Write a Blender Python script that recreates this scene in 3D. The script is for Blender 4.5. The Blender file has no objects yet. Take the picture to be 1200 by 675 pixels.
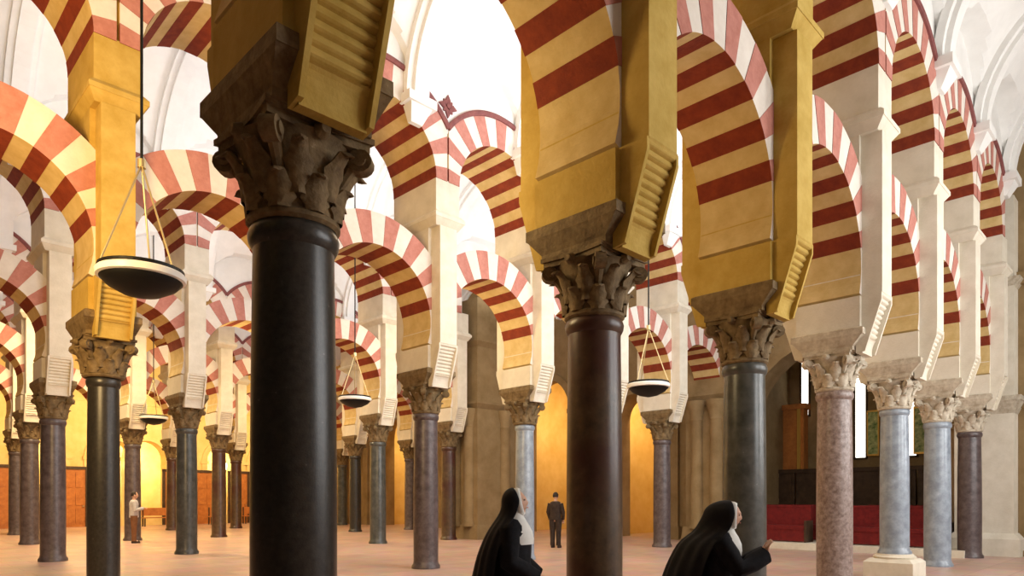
import bpy, math, random
from math import pi, sin, cos, sqrt, radians as R
from mathutils import Vector, Matrix
random.seed(7)
sc = bpy.context.scene
col = bpy.data.collections.new('Scene'); sc.collection.children.link(col)

# ------------------------------------------------------------------ materials
def newmat(name):
    m = bpy.data.materials.new(name); m.use_nodes = True
    nt = m.node_tree; b = nt.nodes['Principled BSDF']
    return m, nt, b
def mottled(name, c1, c2, scale=6, rough=.8, bump=.15, c3=None, detail=6, spec=.3, bscale=None, blotch=None):
    m, nt, b = newmat(name); N = nt.nodes; L = nt.links
    tc = N.new('ShaderNodeTexCoord')
    n = N.new('ShaderNodeTexNoise'); n.inputs['Scale'].default_value = scale; n.inputs['Detail'].default_value = detail
    n.inputs['Roughness'].default_value = .65
    L.new(tc.outputs['Object'], n.inputs['Vector'])
    r = N.new('ShaderNodeValToRGB'); L.new(n.outputs['Fac'], r.inputs['Fac'])
    r.color_ramp.elements[0].position = .32; r.color_ramp.elements[1].position = .68
    r.color_ramp.elements[0].color = (*c1, 1); r.color_ramp.elements[1].color = (*c2, 1)
    if c3:
        e = r.color_ramp.elements.new(.78); e.color = (*c3, 1)
    src = r.outputs['Color']
    if blotch:
        n2 = N.new('ShaderNodeTexNoise'); n2.inputs['Scale'].default_value = 1.3; n2.inputs['Detail'].default_value = 5
        L.new(tc.outputs['Object'], n2.inputs['Vector'])
        r2 = N.new('ShaderNodeValToRGB'); r2.color_ramp.elements[0].position = .45; r2.color_ramp.elements[1].position = .62
        L.new(n2.outputs['Fac'], r2.inputs['Fac'])
        mx = N.new('ShaderNodeMix'); mx.data_type = 'RGBA'
        L.new(r2.outputs['Color'], mx.inputs[0]); L.new(src, mx.inputs[6]); mx.inputs[7].default_value = (*blotch, 1)
        src = mx.outputs[2]
    L.new(src, b.inputs['Base Color'])
    b.inputs['Roughness'].default_value = rough
    b.inputs['Specular IOR Level'].default_value = spec
    if bump:
        nb = N.new('ShaderNodeTexNoise'); nb.inputs['Scale'].default_value = bscale or scale*4; nb.inputs['Detail'].default_value = 4
        L.new(tc.outputs['Object'], nb.inputs['Vector'])
        bp = N.new('ShaderNodeBump'); bp.inputs['Strength'].default_value = bump; bp.inputs['Distance'].default_value = .02
        L.new(nb.outputs['Fac'], bp.inputs['Height']); L.new(bp.outputs['Normal'], b.inputs['Normal'])
    return m
def plain(name, c, rough=.5, metal=0, spec=.4, emit=None, es=0):
    m, nt, b = newmat(name)
    b.inputs['Base Color'].default_value = (*c, 1); b.inputs['Roughness'].default_value = rough
    b.inputs['Metallic'].default_value = metal; b.inputs['Specular IOR Level'].default_value = spec
    if emit:
        b.inputs['Emission Color'].default_value = (*emit, 1); b.inputs['Emission Strength'].default_value = es
    return m
M = {}
M['stone'] = mottled('pier_limestone', (.45,.295,.055), (.59,.41,.11), 3, .85, .25, bscale=30)
M['stone_pale'] = mottled('pale_limestone', (.66,.60,.48), (.78,.72,.60), 3, .85, .2, bscale=30)
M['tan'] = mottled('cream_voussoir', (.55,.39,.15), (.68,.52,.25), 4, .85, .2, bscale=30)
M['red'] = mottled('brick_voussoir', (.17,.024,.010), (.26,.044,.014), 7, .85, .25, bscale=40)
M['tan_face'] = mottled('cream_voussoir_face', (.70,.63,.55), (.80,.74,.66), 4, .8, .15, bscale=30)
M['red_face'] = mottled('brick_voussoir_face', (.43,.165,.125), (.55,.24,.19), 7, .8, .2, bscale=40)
M['moulding'] = mottled('dark_red_moulding', (.16,.05,.05), (.26,.09,.08), 8, .7, .1)
M['plaster'] = mottled('white_plaster', (.76,.75,.72), (.84,.83,.80), 2, .85, .05)
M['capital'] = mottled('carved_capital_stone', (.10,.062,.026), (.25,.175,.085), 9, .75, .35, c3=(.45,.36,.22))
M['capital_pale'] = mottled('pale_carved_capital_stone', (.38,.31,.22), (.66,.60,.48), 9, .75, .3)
M['granite'] = mottled('black_granite', (.018,.016,.014), (.045,.040,.034), 22, .32, .05, c3=(.34,.32,.28), spec=.5)
M['brown'] = mottled('brown_breccia_marble', (.050,.030,.016), (.115,.070,.036), 9, .34, .05, c3=(.28,.2,.1), spec=.5, blotch=(.06,.02,.014))
M['pink'] = mottled('speckled_pink_marble', (.16,.105,.085), (.40,.32,.29), 16, .35, .05, c3=(.62,.52,.5), spec=.5)
M['blue'] = mottled('blue_grey_marble', (.19,.225,.27), (.36,.42,.49), 5, .28, .04, c3=(.52,.57,.62), spec=.6)
M['purple'] = mottled('purple_grey_marble', (.055,.038,.038), (.135,.105,.105), 8, .35, .05, spec=.5)
M['greygreen'] = mottled('grey_green_marble', (.035,.038,.034), (.10,.10,.09), 6, .3, .05, c3=(.3,.3,.28), spec=.5)
M['wall'] = mottled('end_wall_sandstone', (.215,.14,.06), (.31,.215,.105), 1.6, .85, .3, bscale=18)
M['wall_warm'] = mottled('ochre_plaster', (.70,.50,.18), (.82,.64,.30), 1.2, .85, .15)
M['wood'] = mottled('orange_varnished_wood', (.36,.12,.03), (.52,.2,.05), 5, .45, .05)
M['darkwood'] = mottled('dark_wood', (.04,.022,.012), (.08,.045,.025), 5, .5, .05)
M['gilt'] = plain('gilt', (.75,.48,.12), .35, .7)
M['redcloth'] = mottled('red_velvet', (.11,.006,.006), (.19,.012,.010), 9, .8, .1)
M['iron'] = plain('black_iron', (.012,.012,.012), .5, .6)
M['brass'] = plain('aged_brass', (.55,.45,.25), .4, .8)
M['white_enamel'] = plain('white_enamel', (.85,.85,.8), .35)
M['lampglow'] = plain('lit_lamp_glass', (1,.85,.6), .4, emit=(1,.78,.42), es=9)
M['window'] = plain('daylit_window_glass', (.9,.95,1), .3, emit=(1,.97,.86), es=3.0)
M['stained'] = mottled('green_stained_glass', (.05,.16,.04), (.70,.75,.35), 7, .3, 0)
M['habit'] = mottled('black_wool', (.006,.006,.008), (.013,.013,.017), 20, .85, .1, spec=.2)
M['veil'] = mottled('black_veil_cloth', (.005,.005,.008), (.011,.011,.015), 12, .7, .1, spec=.25)
M['linen'] = mottled('white_linen', (.80,.81,.78), (.88,.89,.86), 14, .8, .1)
M['skin'] = mottled('skin', (.62,.36,.25), (.70,.43,.31), 8, .55, .02)
M['lips'] = plain('lips', (.42,.13,.11), .5)
M['hair'] = plain('dark_hair', (.03,.018,.012), .6)
M['cloth_grey'] = mottled('pale_grey_cloth', (.45,.44,.46), (.6,.58,.6), 10, .85, .1)
M['cloth_brown'] = mottled('brown_cloth', (.16,.07,.03), (.24,.11,.05), 10, .85, .1)
M['cloth_dark'] = mottled('dark_cloth', (.03,.02,.016), (.06,.04,.03), 10, .85, .1)
# floor: big worn marble slabs
def floor_mat():
    m, nt, b = newmat('salmon_marble_paving'); N = nt.nodes; L = nt.links
    tc = N.new('ShaderNodeTexCoord')
    br = N.new('ShaderNodeTexBrick'); br.inputs['Scale'].default_value = 1.0
    br.inputs['Brick Width'].default_value = .9; br.inputs['Row Height'].default_value = .6
    br.inputs['Mortar Size'].default_value = .006; br.inputs['Bias'].default_value = 0
    br.inputs['Color1'].default_value = (.50,.325,.255,1); br.inputs['Color2'].default_value = (.60,.41,.33,1)
    br.inputs['Mortar'].default_value = (.36,.22,.14,1)
    L.new(tc.outputs['Object'], br.inputs['Vector'])
    n = N.new('ShaderNodeTexNoise'); n.inputs['Scale'].default_value = 2.5; n.inputs['Detail'].default_value = 6
    L.new(tc.outputs['Object'], n.inputs['Vector'])
    mx = N.new('ShaderNodeMix'); mx.data_type = 'RGBA'; mx.blend_type = 'OVERLAY'; mx.inputs[0].default_value = .35
    L.new(br.outputs['Color'], mx.inputs[6]); L.new(n.outputs['Color'], mx.inputs[7])
    L.new(mx.outputs[2], b.inputs['Base Color'])
    b.inputs['Roughness'].default_value = .38; b.inputs['Specular IOR Level'].default_value = .4
    return m
M['floor'] = floor_mat()

# ------------------------------------------------------------------ mesh helper
class MB:
    def __init__(s): s.v = []; s.f = []; s.m = []
    def add(s, vs, fs, mi=0):
        o = len(s.v); s.v += [tuple(p) for p in vs]
        for f in fs: s.f.append(tuple(i+o for i in f)); s.m.append(mi)
    def box(s, x0, x1, y0, y1, z0, z1, mi=0):
        s.frus((x0,x1,y0,y1,z0), (x0,x1,y0,y1,z1), mi)
    def frus(s, a, b, mi=0):
        vs = [(a[0],a[2],a[4]),(a[1],a[2],a[4]),(a[1],a[3],a[4]),(a[0],a[3],a[4]),
              (b[0],b[2],b[4]),(b[1],b[2],b[4]),(b[1],b[3],b[4]),(b[0],b[3],b[4])]
        s.add(vs, [(3,2,1,0),(4,5,6,7),(0,1,5,4),(1,2,6,5),(2,3,7,6),(3,0,4,7)], mi)
    def lathe(s, prof, n=32, mi=0, cx=0, cy=0, caps=True):
        o = len(s.v)
        for r, z in prof:
            for k in range(n):
                a = 2*pi*k/n; s.v.append((cx+r*cos(a), cy+r*sin(a), z))
        for i in range(len(prof)-1):
            for k in range(n):
                k2 = (k+1) % n
                s.f.append((o+i*n+k, o+i*n+k2, o+(i+1)*n+k2, o+(i+1)*n+k)); s.m.append(mi)
        if caps:
            s.f.append(tuple(o+k for k in reversed(range(n)))); s.m.append(mi)
            s.f.append(tuple(o+(len(prof)-1)*n+k for k in range(n))); s.m.append(mi)
    def tube(s, p, q, r, n=10, r2=None, mi=0):
        p = Vector(p); q = Vector(q); r2 = r if r2 is None else r2
        d = (q-p).normalized(); u = d.orthogonal().normalized(); w = d.cross(u)
        vs = [p + (u*cos(2*pi*k/n) + w*sin(2*pi*k/n))*r for k in range(n)] + [q + (u*cos(2*pi*k/n) + w*sin(2*pi*k/n))*r2 for k in range(n)]
        fs = [(k, (k+1) % n, n+(k+1) % n, n+k) for k in range(n)] + [tuple(reversed(range(n))), tuple(range(n, 2*n))]
        s.add(vs, fs, mi)
    def loft(s, rings, mi=0, closed=True, caps=True):
        n = len(rings[0]); o = len(s.v)
        for r in rings: s.v += [tuple(p) for p in r]
        for i in range(len(rings)-1):
            for k in range(n if closed else n-1):
                k2 = (k+1) % n
                s.f.append((o+i*n+k, o+i*n+k2, o+(i+1)*n+k2, o+(i+1)*n+k)); s.m.append(mi)
        if caps and closed:
            s.f.append(tuple(o+k for k in reversed(range(n)))); s.m.append(mi)
            s.f.append(tuple(o+(len(rings)-1)*n+k for k in range(n))); s.m.append(mi)
    def mesh(s, name, mats, smooth=False, angle=35):
        me = bpy.data.meshes.new(name); me.from_pydata(s.v, [], s.f)
        for m in mats: me.materials.append(m)
        me.polygons.foreach_set('material_index', s.m)
        if smooth:
            me.polygons.foreach_set('use_smooth', [True]*len(s.f))
        me.update()
        if smooth: me.set_sharp_from_angle(angle=R(angle))
        return me
def link(name, me, parent=None, loc=(0,0,0), rz=0):
    o = bpy.data.objects.new(name, me); col.objects.link(o)
    o.location = loc; o.rotation_euler = (0,0,rz)
    if parent: o.parent = parent
    return o
def thing(name, label, cat, loc=(0,0,0), rz=0, group=None, me=None):
    o = link(name, me, None, loc, rz); o['label'] = label; o['category'] = cat
    if group: o['group'] = group
    return o
def struct(name, me, loc=(0,0,0), rz=0, label=None):
    o = link(name, me, None, loc, rz); o['kind'] = 'structure'
    if label: o['label'] = label
    return o

# ------------------------------------------------------------------ layout (building axes: u along the arcades, v across them)
F, SD, S = 800.0, 2.0506, 2.9
AZ = R(45)
def W(u, v, z=0): return Vector((u*.70711 - v*.70711, u*.70711 + v*.70711, z))
K = {'A': 2110., 'B': 6097., 'C': 10084., 'D': 14071., 'E': 18058., 'W': 22045.}
V = {k: x*.70711/390 for k, x in K.items()}
def ud(row, d): return S*d - V[row]
def at(x, d, z=0):                     # a point seen at photo column x at step distance d
    Z = SD*d; return Vector(((x-600)/F*Z, Z, z))
CAMZ = 1.40
UEND = 20.9
DZ = {'A': 0., 'B': .12, 'C': .2, 'D': .25, 'E': .25}
CYM = 3.86

# ------------------------------------------------------------------ shared meshes
SH = .25                               # shaft radius
def shaft_mesh(mat, r=SH, top=3.01, z0=0.0):
    b = MB()
    prof = [(r*1.16, z0), (r*1.16, z0+.05), (r*1.04, z0+.09), (r*1.0, z0+.14)]
    for i in range(1, 9):
        t = i/8; prof.append((r*(1+.03*sin(pi*t)-.06*t), z0+.14+(top-.14-z0-.14)*t))
    prof += [(r*.98, top-.13), (r*1.04, top-.10), (r*1.06, top-.06), (r*1.02, top-.03), (r*.96, top)]
    b.lathe(prof, 40); return b.mesh('shaft', [mat], True, 40)
shafts = {k: shaft_mesh(M[k]) for k in ('granite','brown','pink','blue','purple','greygreen')}

def capital_mesh(mat, leafy=True):
    b = MB(); H = .62
    prof = [(.25,0),(.27,.02),(.27,.05),(.245,.07),(.25,.2),(.27,.36),(.31,.5),(.34,.54)]
    b.lathe(prof, 32)
    def leaf(a, z0, h, w, r0, out):
        nT, nW = 7, 4
        vs = []
        for side in (0, 1):
            for i in range(nT+1):
                t = i/nT
                rr = r0 + out*(t**2.2)*1.0 + .015
                zz = z0 + h*(t if t < .8 else .8 + .12*sin((t-.8)/.2*pi))
                if t > .85: rr += .02
                ww = w*(.75 + .5*sin(pi*min(1, t*1.05)))*(1 - .55*max(0, t-.6)/.4)
                for j in range(nW+1):
                    q = j/nW*2-1
                    lobed = 1 + .12*cos(t*22)
                    da = q*ww*lobed/rr*.5
                    r_ = rr - .018*abs(q)**2 + (.02 if side == 0 else 0) + .012*(1-abs(q))
                    vs.append((r_*cos(a+da), r_*sin(a+da), zz))
        n = (nT+1)*(nW+1); fs = []
        for i in range(nT):
            for j in range(nW):
                p = i*(nW+1)+j
                fs.append((p, p+1, p+nW+2, p+nW+1)); fs.append((n+p+nW+1, n+p+nW+2, n+p+1, n+p))
        for i in range(nT):
            p = i*(nW+1); fs.append((p+nW+1, n+p+nW+1, n+p, p)); q_ = p+nW; fs.append((q_, n+q_, n+q_+nW+1, q_+nW+1))
        for j in range(nW):
            p = nT*(nW+1)+j; fs.append((p, p+1, n+p+1, n+p))
        b.add(vs, fs)
    for k in range(8): leaf(k*pi/4, .05, .24, .15, .245, .05)
    for k in range(8): leaf((k+.5)*pi/4, .14, .34, .13, .25, .12)
    for k in range(4):                 # corner volutes
        a = pi/4 + k*pi/2
        c = Vector((cos(a)*.40, sin(a)*.40, .46)); t = Vector((-sin(a), cos(a), 0))
        b.tube(c - t*.045, c + t*.045, .075, 14)
        b.tube(c - t*.06, c + t*.06, .04, 12)
        b.tube(Vector((cos(a)*.26, sin(a)*.26, .28)), Vector((cos(a)*.39, sin(a)*.39, .50)), .03, 8, .045)
        a2 = k*pi/2                    # rosette in the middle of each side
        p = Vector((cos(a2)*.33, sin(a2)*.33, .54))
        b.tube(p, p+Vector((cos(a2)*.05, sin(a2)*.05, 0)), .055, 10, .03)
    # abacus with hollow sides
    for z0, z1, q in ((.53, .58, .97), (.58, .62, 1.03)):
        ring = []
        for k in range(4):
            for j in range(8):
                t = j/8
                a0 = pi/4 + k*pi/2; a1 = a0 + pi/2
                p = Vector((cos(a0), sin(a0), 0))*.47*(1-t) + Vector((cos(a1), sin(a1), 0))*.47*t
                p *= (1 - .10*sin(pi*t))*q
                ring.append(p)
        b.loft([[(p.x, p.y, z0) for p in ring], [(p.x, p.y, z1) for p in ring]])
    return b.mesh('capital', [mat], True, 40)
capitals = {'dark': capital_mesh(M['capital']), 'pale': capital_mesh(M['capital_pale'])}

T, L2 = .45, .30                       # half thickness of lower arch, half length of pier
def cymatium_mesh(mat):
    b = MB()
    b.box(-.31, .31, -.36, .36, 0, .05)
    b.frus((-.31,.31,-.36,.36,.05), (-.36,.36,-.50,.50,.20))
    b.box(-.36, .36, -.51, .51, .20, .29)
    b.frus((-.36,.36,-.51,.51,.29), (-.325,.325,-.475,.475,.31))
    return b.mesh('cymatium', [mat])
cyms = {'dark': cymatium_mesh(M['capital']), 'pale': cymatium_mesh(M['capital_pale'])}

ZC1, R1, RO1 = 4.74, 1.22, 1.80        # lower arch
ZC2, R2, RO2 = 7.50, 1.16, 1.76        # upper arch
UIMP = 6.60
def arch_mesh(rin, rout, zc, t, below, nw, xc, plain_to=0.0):
    b = MB(); lo, hi = plain_to, pi-plain_to
    n = 4
    cuts = ([(-below, lo, 0)] if lo > -below else []) + [(lo+(hi-lo)*w/nw, lo+(hi-lo)*(w+1)/nw, w % 2 == 0) for w in range(nw)] + ([(hi, pi+below, 0)] if lo > -below else [])
    for (a0, a1, red) in cuts:
        for k in range(n):
            al = a0 + (a1-a0)*k/n; be = a0 + (a1-a0)*(k+1)/n
            def ro(a):
                c = abs(cos(a)); return min(rout, xc/c) if c > 1e-6 else rout
            # brick wedges sit a hair proud of the cream ones
            tt = t + (.006 if red else 0); ri = rin - (.004 if red else 0)
            P = []
            for y in (-tt, tt):
                for (r_, a) in ((ri, al), (ro(al), al), (ro(be), be), (ri, be)):
                    P.append((r_*cos(a), y, zc+r_*sin(a)))
            mi = 1 if red else 0
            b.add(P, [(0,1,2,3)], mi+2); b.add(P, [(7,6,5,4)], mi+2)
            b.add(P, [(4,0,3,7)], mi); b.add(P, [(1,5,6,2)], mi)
            if k == 0: b.add(P, [(0,4,5,1)], mi)
            if k == n-1: b.add(P, [(3,2,6,7)], mi)
    return b
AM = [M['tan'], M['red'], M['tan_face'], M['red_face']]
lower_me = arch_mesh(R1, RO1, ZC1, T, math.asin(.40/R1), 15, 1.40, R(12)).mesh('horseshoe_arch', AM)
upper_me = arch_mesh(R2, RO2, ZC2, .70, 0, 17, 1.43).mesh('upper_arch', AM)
def band_mesh():
    b = MB()
    am = math.acos(1.43/RO2)
    n = 40
    for sy in (-1, 1):
        rings = []
        for i in range(n+1):
            a = am + (pi-2*am)*i/n
            rings.append([(r*cos(a), sy*y, ZC2+r*sin(a)) for r, y in ((RO2-.02,.69),(RO2-.02,.74),(RO2+.03,.76),(RO2+.08,.74),(RO2+.08,.69))])
        b.loft(rings)
    return b.mesh('extrados_moulding', [M['moulding']])
band_me = band_mesh()

def pier_meshes(stone, face):
    c = MB()                           # core
    zl = ZC1-.42
    c.box(-L2, L2, -.455, .455, CYM, zl-.02); c.box(-L2+.06, L2-.06, -.44, .44, zl-.02, zl+.30)
    c.box(-.05, .05, -.44, .44, zl+.3, 5.9)
    c.box(-.28, .28, -.44, .44, 5.86, UIMP)
    core = c.mesh('pier_core', [stone])
    p = MB(); p.box(-.21, .21, .40, .72, 4.30, UIMP); pil = p.mesh('pilaster', [stone, face])
    # modillion: stack of rolls under the pilaster
    m = MB(); pts = [(.40, 3.52)]
    n = 9; p0 = Vector((.47, 3.52)); p1 = Vector((.71, 4.32))
    prof = [(.38, 3.50), (.46, 3.50)]
    for k in range(7): prof.append((.46+.07*(1-cos(pi*k/12)), 3.52+.20*sin(pi*k/12)))
    q0 = Vector((.50, 3.74))
    for i in range(n):
        for k in range(5):
            t = (i + k/5)/n
            base = q0.lerp(p1, t) - Vector((.03, -.01))*sin(pi*t)
            bul = .026*sin(pi*k/5)
            prof.append((base.x+bul*.95, base.y-bul*.3))
    prof += [(.73, 4.32), (.38, 4.32)]
    m.loft([[(x, y, z) for (y, z) in prof] for x in (-.21, .21)])
    fl = MB(); fl.box(-.17, .17, .38, .52, 3.36, 3.53); 
    # side fillets
    for sx in (-1, 1):
        m.loft([[(sx*.235, y+dy, z+dz) for (y, z, dy, dz) in ((.38,3.50,0,0),(.50,3.52,0,0),(.72,4.22,0,0),(.72,4.32,0,0),(.38,4.32,0,0))],
                [(sx*.20, y, z) for (y, z) in ((.38,3.50),(.50,3.52),(.72,4.22),(.72,4.32),(.38,4.32))]])
    mod = m.mesh('modillion', [stone])
    i_ = MB()                          # impost + stilt
    i_.frus((-.28,.28,-.68,.68,UIMP), (-.36,.36,-.78,.78,UIMP+.13))
    i_.box(-.37, .37, -.79, .79, UIMP+.13, UIMP+.20)
    i_.frus((-.37,.37,-.79,.79,UIMP+.20), (-.31,.31,-.73,.73,UIMP+.27))
    imp = i_.mesh('impost', [face])
    s = MB(); s.box(-.292, .292, -.695, .695, UIMP+.27, ZC2+.02); s.box(-.03,.03,-.66,.66, ZC2, 8.6)
    return core, pil, mod, imp, s.mesh('stilt_block', [stone])
piers = {'ochre': pier_meshes(M['stone'], M['stone']), 'pale': pier_meshes(M['stone_pale'], M['stone_pale'])}

# painted rosette for the spandrels
def rosette_mesh():
    b = MB()
    for k in range(8):
        a = k*pi/4
        r = .20 if k % 2 == 0 else .14
        c = Vector((cos(a), 0, sin(a)))*r; t = Vector((-sin(a), 0, cos(a)))*.06
        o = Vector((0,0,0))
        P = [o + c*.25 + Vector((0,-.012,0)), o + c*.6 + t + Vector((0,-.022,0)), o + c*1.15 + Vector((0,-.012,0)), o + c*.6 - t + Vector((0,-.022,0))]
        Q = [Vector((p.x, .03, p.z)) for p in P]
        b.add(P+Q, [(3,2,1,0),(4,5,6,7),(0,1,5,4),(1,2,6,5),(2,3,7,6),(3,0,4,7)], 0)
    b.tube((0,-.03,0), (0,.03,0), .045, 12, mi=0)
    return b.mesh('painted_rosette', [M['moulding']])
ros_me = rosette_mesh()

# ------------------------------------------------------------------ arcades
rowname = {'A': 'nearest row', 'B': 'second row', 'C': 'third row', 'D': 'fourth row', 'E': 'farthest row'}
ordn = ['zeroth','first','second','third','fourth','fifth','sixth','seventh','eighth','ninth','tenth']
rows = {'A': [1,2,3,4,5,6,7,8], 'B': [3.77,4.77,5.77,6.77,7.77,8.77,9.77], 'C': [6.54,7.54,8.54,9.54,10.54,11.54],
        'D': [9.31,10.31,11.31,12.31,13.31,14.31,15.31], 'E': [12.08,13.08,14.08,15.08,16.08,17.08,18.08]}
shaft_kind = {('A',1):'granite',('A',2):'granite',('A',3):'brown',('A',4):'greygreen',('A',5):'pink',('A',6):'blue',('A',7):'blue',('A',8):'purple',
              ('B',3.77):'granite',('B',4.77):'granite',('B',5.77):'granite',('B',6.77):'purple',('B',7.77):'blue',('B',8.77):'brown',('B',9.77):'purple',
              ('C',7.54):'purple',('C',8.54):'greygreen',('C',10.54):'greygreen',('D',11.31):'purple',('D',12.31):'brown'}
col_label = {
 ('A',1): 'dark granite column of the nearest row, just outside the left edge beside the camera',
 ('A',2): 'largest column, thick black granite shaft under a dark carved capital, left of centre',
 ('A',3): 'tall brown marble column right of centre, between the two nuns',
 ('A',4): 'dark grey-green marble column standing behind the right-hand nun',
 ('A',5): 'speckled pink marble column, first column right of the right-hand nun',
 ('A',6): 'blue-grey marble column on a stone pedestal, right of the speckled pink column',
 ('A',7): 'slim blue-grey marble column without pedestal, beside the one on a pedestal',
 ('A',8): 'purple-brown marble column of the near row, closest to the right end wall',
 ('B',3.77): 'black granite column of the second row, just outside the left edge',
 ('B',4.77): 'slender black column at left, under the large hanging dish lamp',
 ('B',5.77): 'second-row granite column hidden behind the largest black column',
 ('B',6.77): 'purplish grey marble column left of the left-hand nun, behind its white pier',
 ('B',7.77): 'pale blue-grey marble column rising just behind the left-hand nun',
 ('B',8.77): 'second-row brown marble column hidden behind the tall brown near column',
 ('B',9.77): 'last purplish column of the second row, seen left of the tan end pier',
}
colobj = {}
def column(row, d, i):
    u, v = ud(row, d), V[row]; dz = DZ[row]
    kind = shaft_kind.get((row, d)) or random.choice(['purple','greygreen','granite','brown'])
    vis = [q for q in rows[row] if 1400-K[row]/q > 0]
    lab = col_label.get((row, d))
    if not lab:
        if d in vis: lab = f"{ {'purple':'purplish grey','greygreen':'grey-green','granite':'black granite','brown':'brown','pink':'pink','blue':'blue-grey'}[kind]} column in the {rowname[row]}, {ordn[vis.index(d)+1]} one from the left"
        else: lab = f"{rowname[row]} column just beyond the left edge of the view"
    c = thing('marble_column', lab, 'column', W(u, v), AZ, f'columns of the {rowname[row]}')
    s = link('shaft', shafts[kind], c)
    pale = (row == 'A' and d >= 5)
    zs = (3.01+dz)/3.01
    if (row, d) == ('A', 6):
        s.scale = (1,1,(3.01-.42)/3.01); s.location = (0,0,.42)
        b = MB(); b.box(-.40,.40,-.40,.40,0,.28); b.frus((-.40,.40,-.40,.40,.28),(-.33,.33,-.33,.33,.34)); b.lathe([(.33,.33),(.35,.37),(.31,.40),(.30,.425)], 32)
        link('pedestal', b.mesh('pedestal', [M['stone_pale']]), c)
    else: s.scale = (1,1,zs)
    wd = {('B',4.77): .84, ('B',7.77): .88, ('A',6): .95}.get((row, d))
    if wd: s.scale[0] = s.scale[1] = wd
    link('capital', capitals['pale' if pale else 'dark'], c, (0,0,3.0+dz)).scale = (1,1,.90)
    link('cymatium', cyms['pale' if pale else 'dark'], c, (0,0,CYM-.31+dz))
    return c
def pier(row, d, i):
    u, v = ud(row, d), V[row]; dz = DZ[row]
    pale = (row == 'A' and d >= 5) or (row in 'BCDE' and d >= 6)
    core, pil, mod, imp, st = piers['pale' if pale else 'ochre']
    base = colname(row, d)
    p = thing('masonry_pier', f"{'whitish' if pale else 'ochre'} stone pier with roll corbels above {base}", 'pier', W(u, v, dz), AZ, f'piers of the {rowname[row]}')
    link('pier_core', core, p)
    for sy, rz in ((-1, pi), (1, 0)):
        link('pilaster', pil, p, (0,0,0), rz)
        link('modillion', mod, p, (0,0,0), rz)
    link('impost', imp, p); link('stilt_block', st, p)
    return p
short = {('A',1): 'the left-edge near column', ('A',2): 'the largest black column', ('A',3): 'the brown near column', ('A',4): 'the grey-green near column',
 ('A',5): 'the speckled pink column', ('A',6): 'the pedestalled column', ('A',7): 'the slim blue-grey column', ('A',8): 'the last near column',
 ('B',3.77): 'the left-edge second-row column', ('B',4.77): 'the big dish lamp column', ('B',5.77): 'the hidden second-row column', ('B',6.77): 'the purplish second-row column',
 ('B',7.77): 'the pale second-row column', ('B',8.77): 'the brown second-row column', ('B',9.77): 'the last second-row column'}
def colname(row, d):
    if (row, d) in short: return short[(row, d)]
    vis = [q for q in rows[row] if 1400-K[row]/q > 0]
    rn = {'C':'third-row','D':'fourth-row','E':'farthest-row'}[row]
    if d in vis: return f"{rn} column {vis.index(d)+1} from left"
    return f"the left-edge {rn} column"
for row, ds in rows.items():
    for i, d in enumerate(ds):
        column(row, d, i); pier(row, d, i)
    bays = [(d, d+1) for d in ds]
    bays = [(ds[0]-1, ds[0])] + bays if row != 'A' else bays
    for j, (d0, d1) in enumerate(bays):
        um = ud(row, d0) + S/2; v = V[row]; loc = W(um, v, DZ[row])
        if d0 in ds and d1 in ds or (row == 'A' and d1 == 9):
            a = colname(row, d0)
            b_ = colname(row, d1) if d1 in ds else 'the end wall'
        elif d1 in ds: a, b_ = 'the left edge', colname(row, d1)
        else: a, b_ = colname(row, d0), 'the solid end pier'
        if um + S/2 > UEND + .6 or (row == 'C' and d0 > 11): continue
        thing('horseshoe_arch', (f'lower striped arch between {a} and {b_}')[:118], 'arch', loc, AZ, f'lower arches of the {rowname[row]}', lower_me)
        ua = thing('round_arch', (f'upper striped arch between {a} and {b_}')[:118], 'arch', loc, AZ, f'upper arches of the {rowname[row]}')
        link('arch_ring', upper_me, ua); link('extrados_moulding', band_me, ua)
# rosettes over a few piers
for row, d, lb in (('A',5,'over the speckled pink column'),('A',6,'over the pedestalled column'),('B',4.77,'over the slender black column at left'),('B',5.77,'behind the largest column, second row'),('B',6.77,'over the purplish column left of the nun'),('B',7.77,'over the pale column behind the left-hand nun')):
    thing('painted_rosette', 'dark red rosette painted on white spandrel '+lb, 'rosette', W(ud(row,d), V[row]-.70, 8.98+DZ[row]), AZ, 'spandrel rosettes', ros_me)

# ------------------------------------------------------------------ upper walls and vaults (setting)
ZS = 8.75
def upper_wall(row):
    ds = rows[row]; first = ds[0]-1 if row != 'A' else ds[0]
    last = {'A': 9, 'B': 10.77, 'C': 13.54, 'D': 16.31, 'E': 19.08}[row]
    b = MB(); zt = 10.75
    n = int(round(last-first))
    for k in range(n):
        x0 = k*S
        for sy in (-1, 1):
            N_ = 24; pts = []
            for i in range(N_+1):
                x = -S/2 + S*i/N_
                xx = min(1.45, abs(x)); zc = ZC2 + sqrt(max(0, (RO2-.03)**2 - xx*xx))
                pts.append((x0 + S/2 + x, zc))
            for i in range(N_):
                q = [(pts[i][0], sy*.68, pts[i][1]), (pts[i+1][0], sy*.68, pts[i+1][1]), (pts[i+1][0], sy*.68, zt), (pts[i][0], sy*.68, zt)]
                b.add(q, [(0,1,2,3)] if sy < 0 else [(3,2,1,0)])
    b.add([(0,-.68,zt),(n*S,-.68,zt),(n*S,.68,zt),(0,.68,zt)], [(0,1,2,3)])
    # end closing pieces
    for xx in (0, n*S): b.add([(xx,-.68,8.3),(xx,.68,8.3),(xx,.68,zt),(xx,-.68,zt)], [(0,1,2,3)])
    return b.mesh('upper_wall', [M['plaster']]), ud(row, first)
nm = {'A':'wall_nave_near','B':'wall_nave_second','C':'wall_nave_third','D':'wall_nave_fourth','E':'wall_nave_far'}
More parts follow.
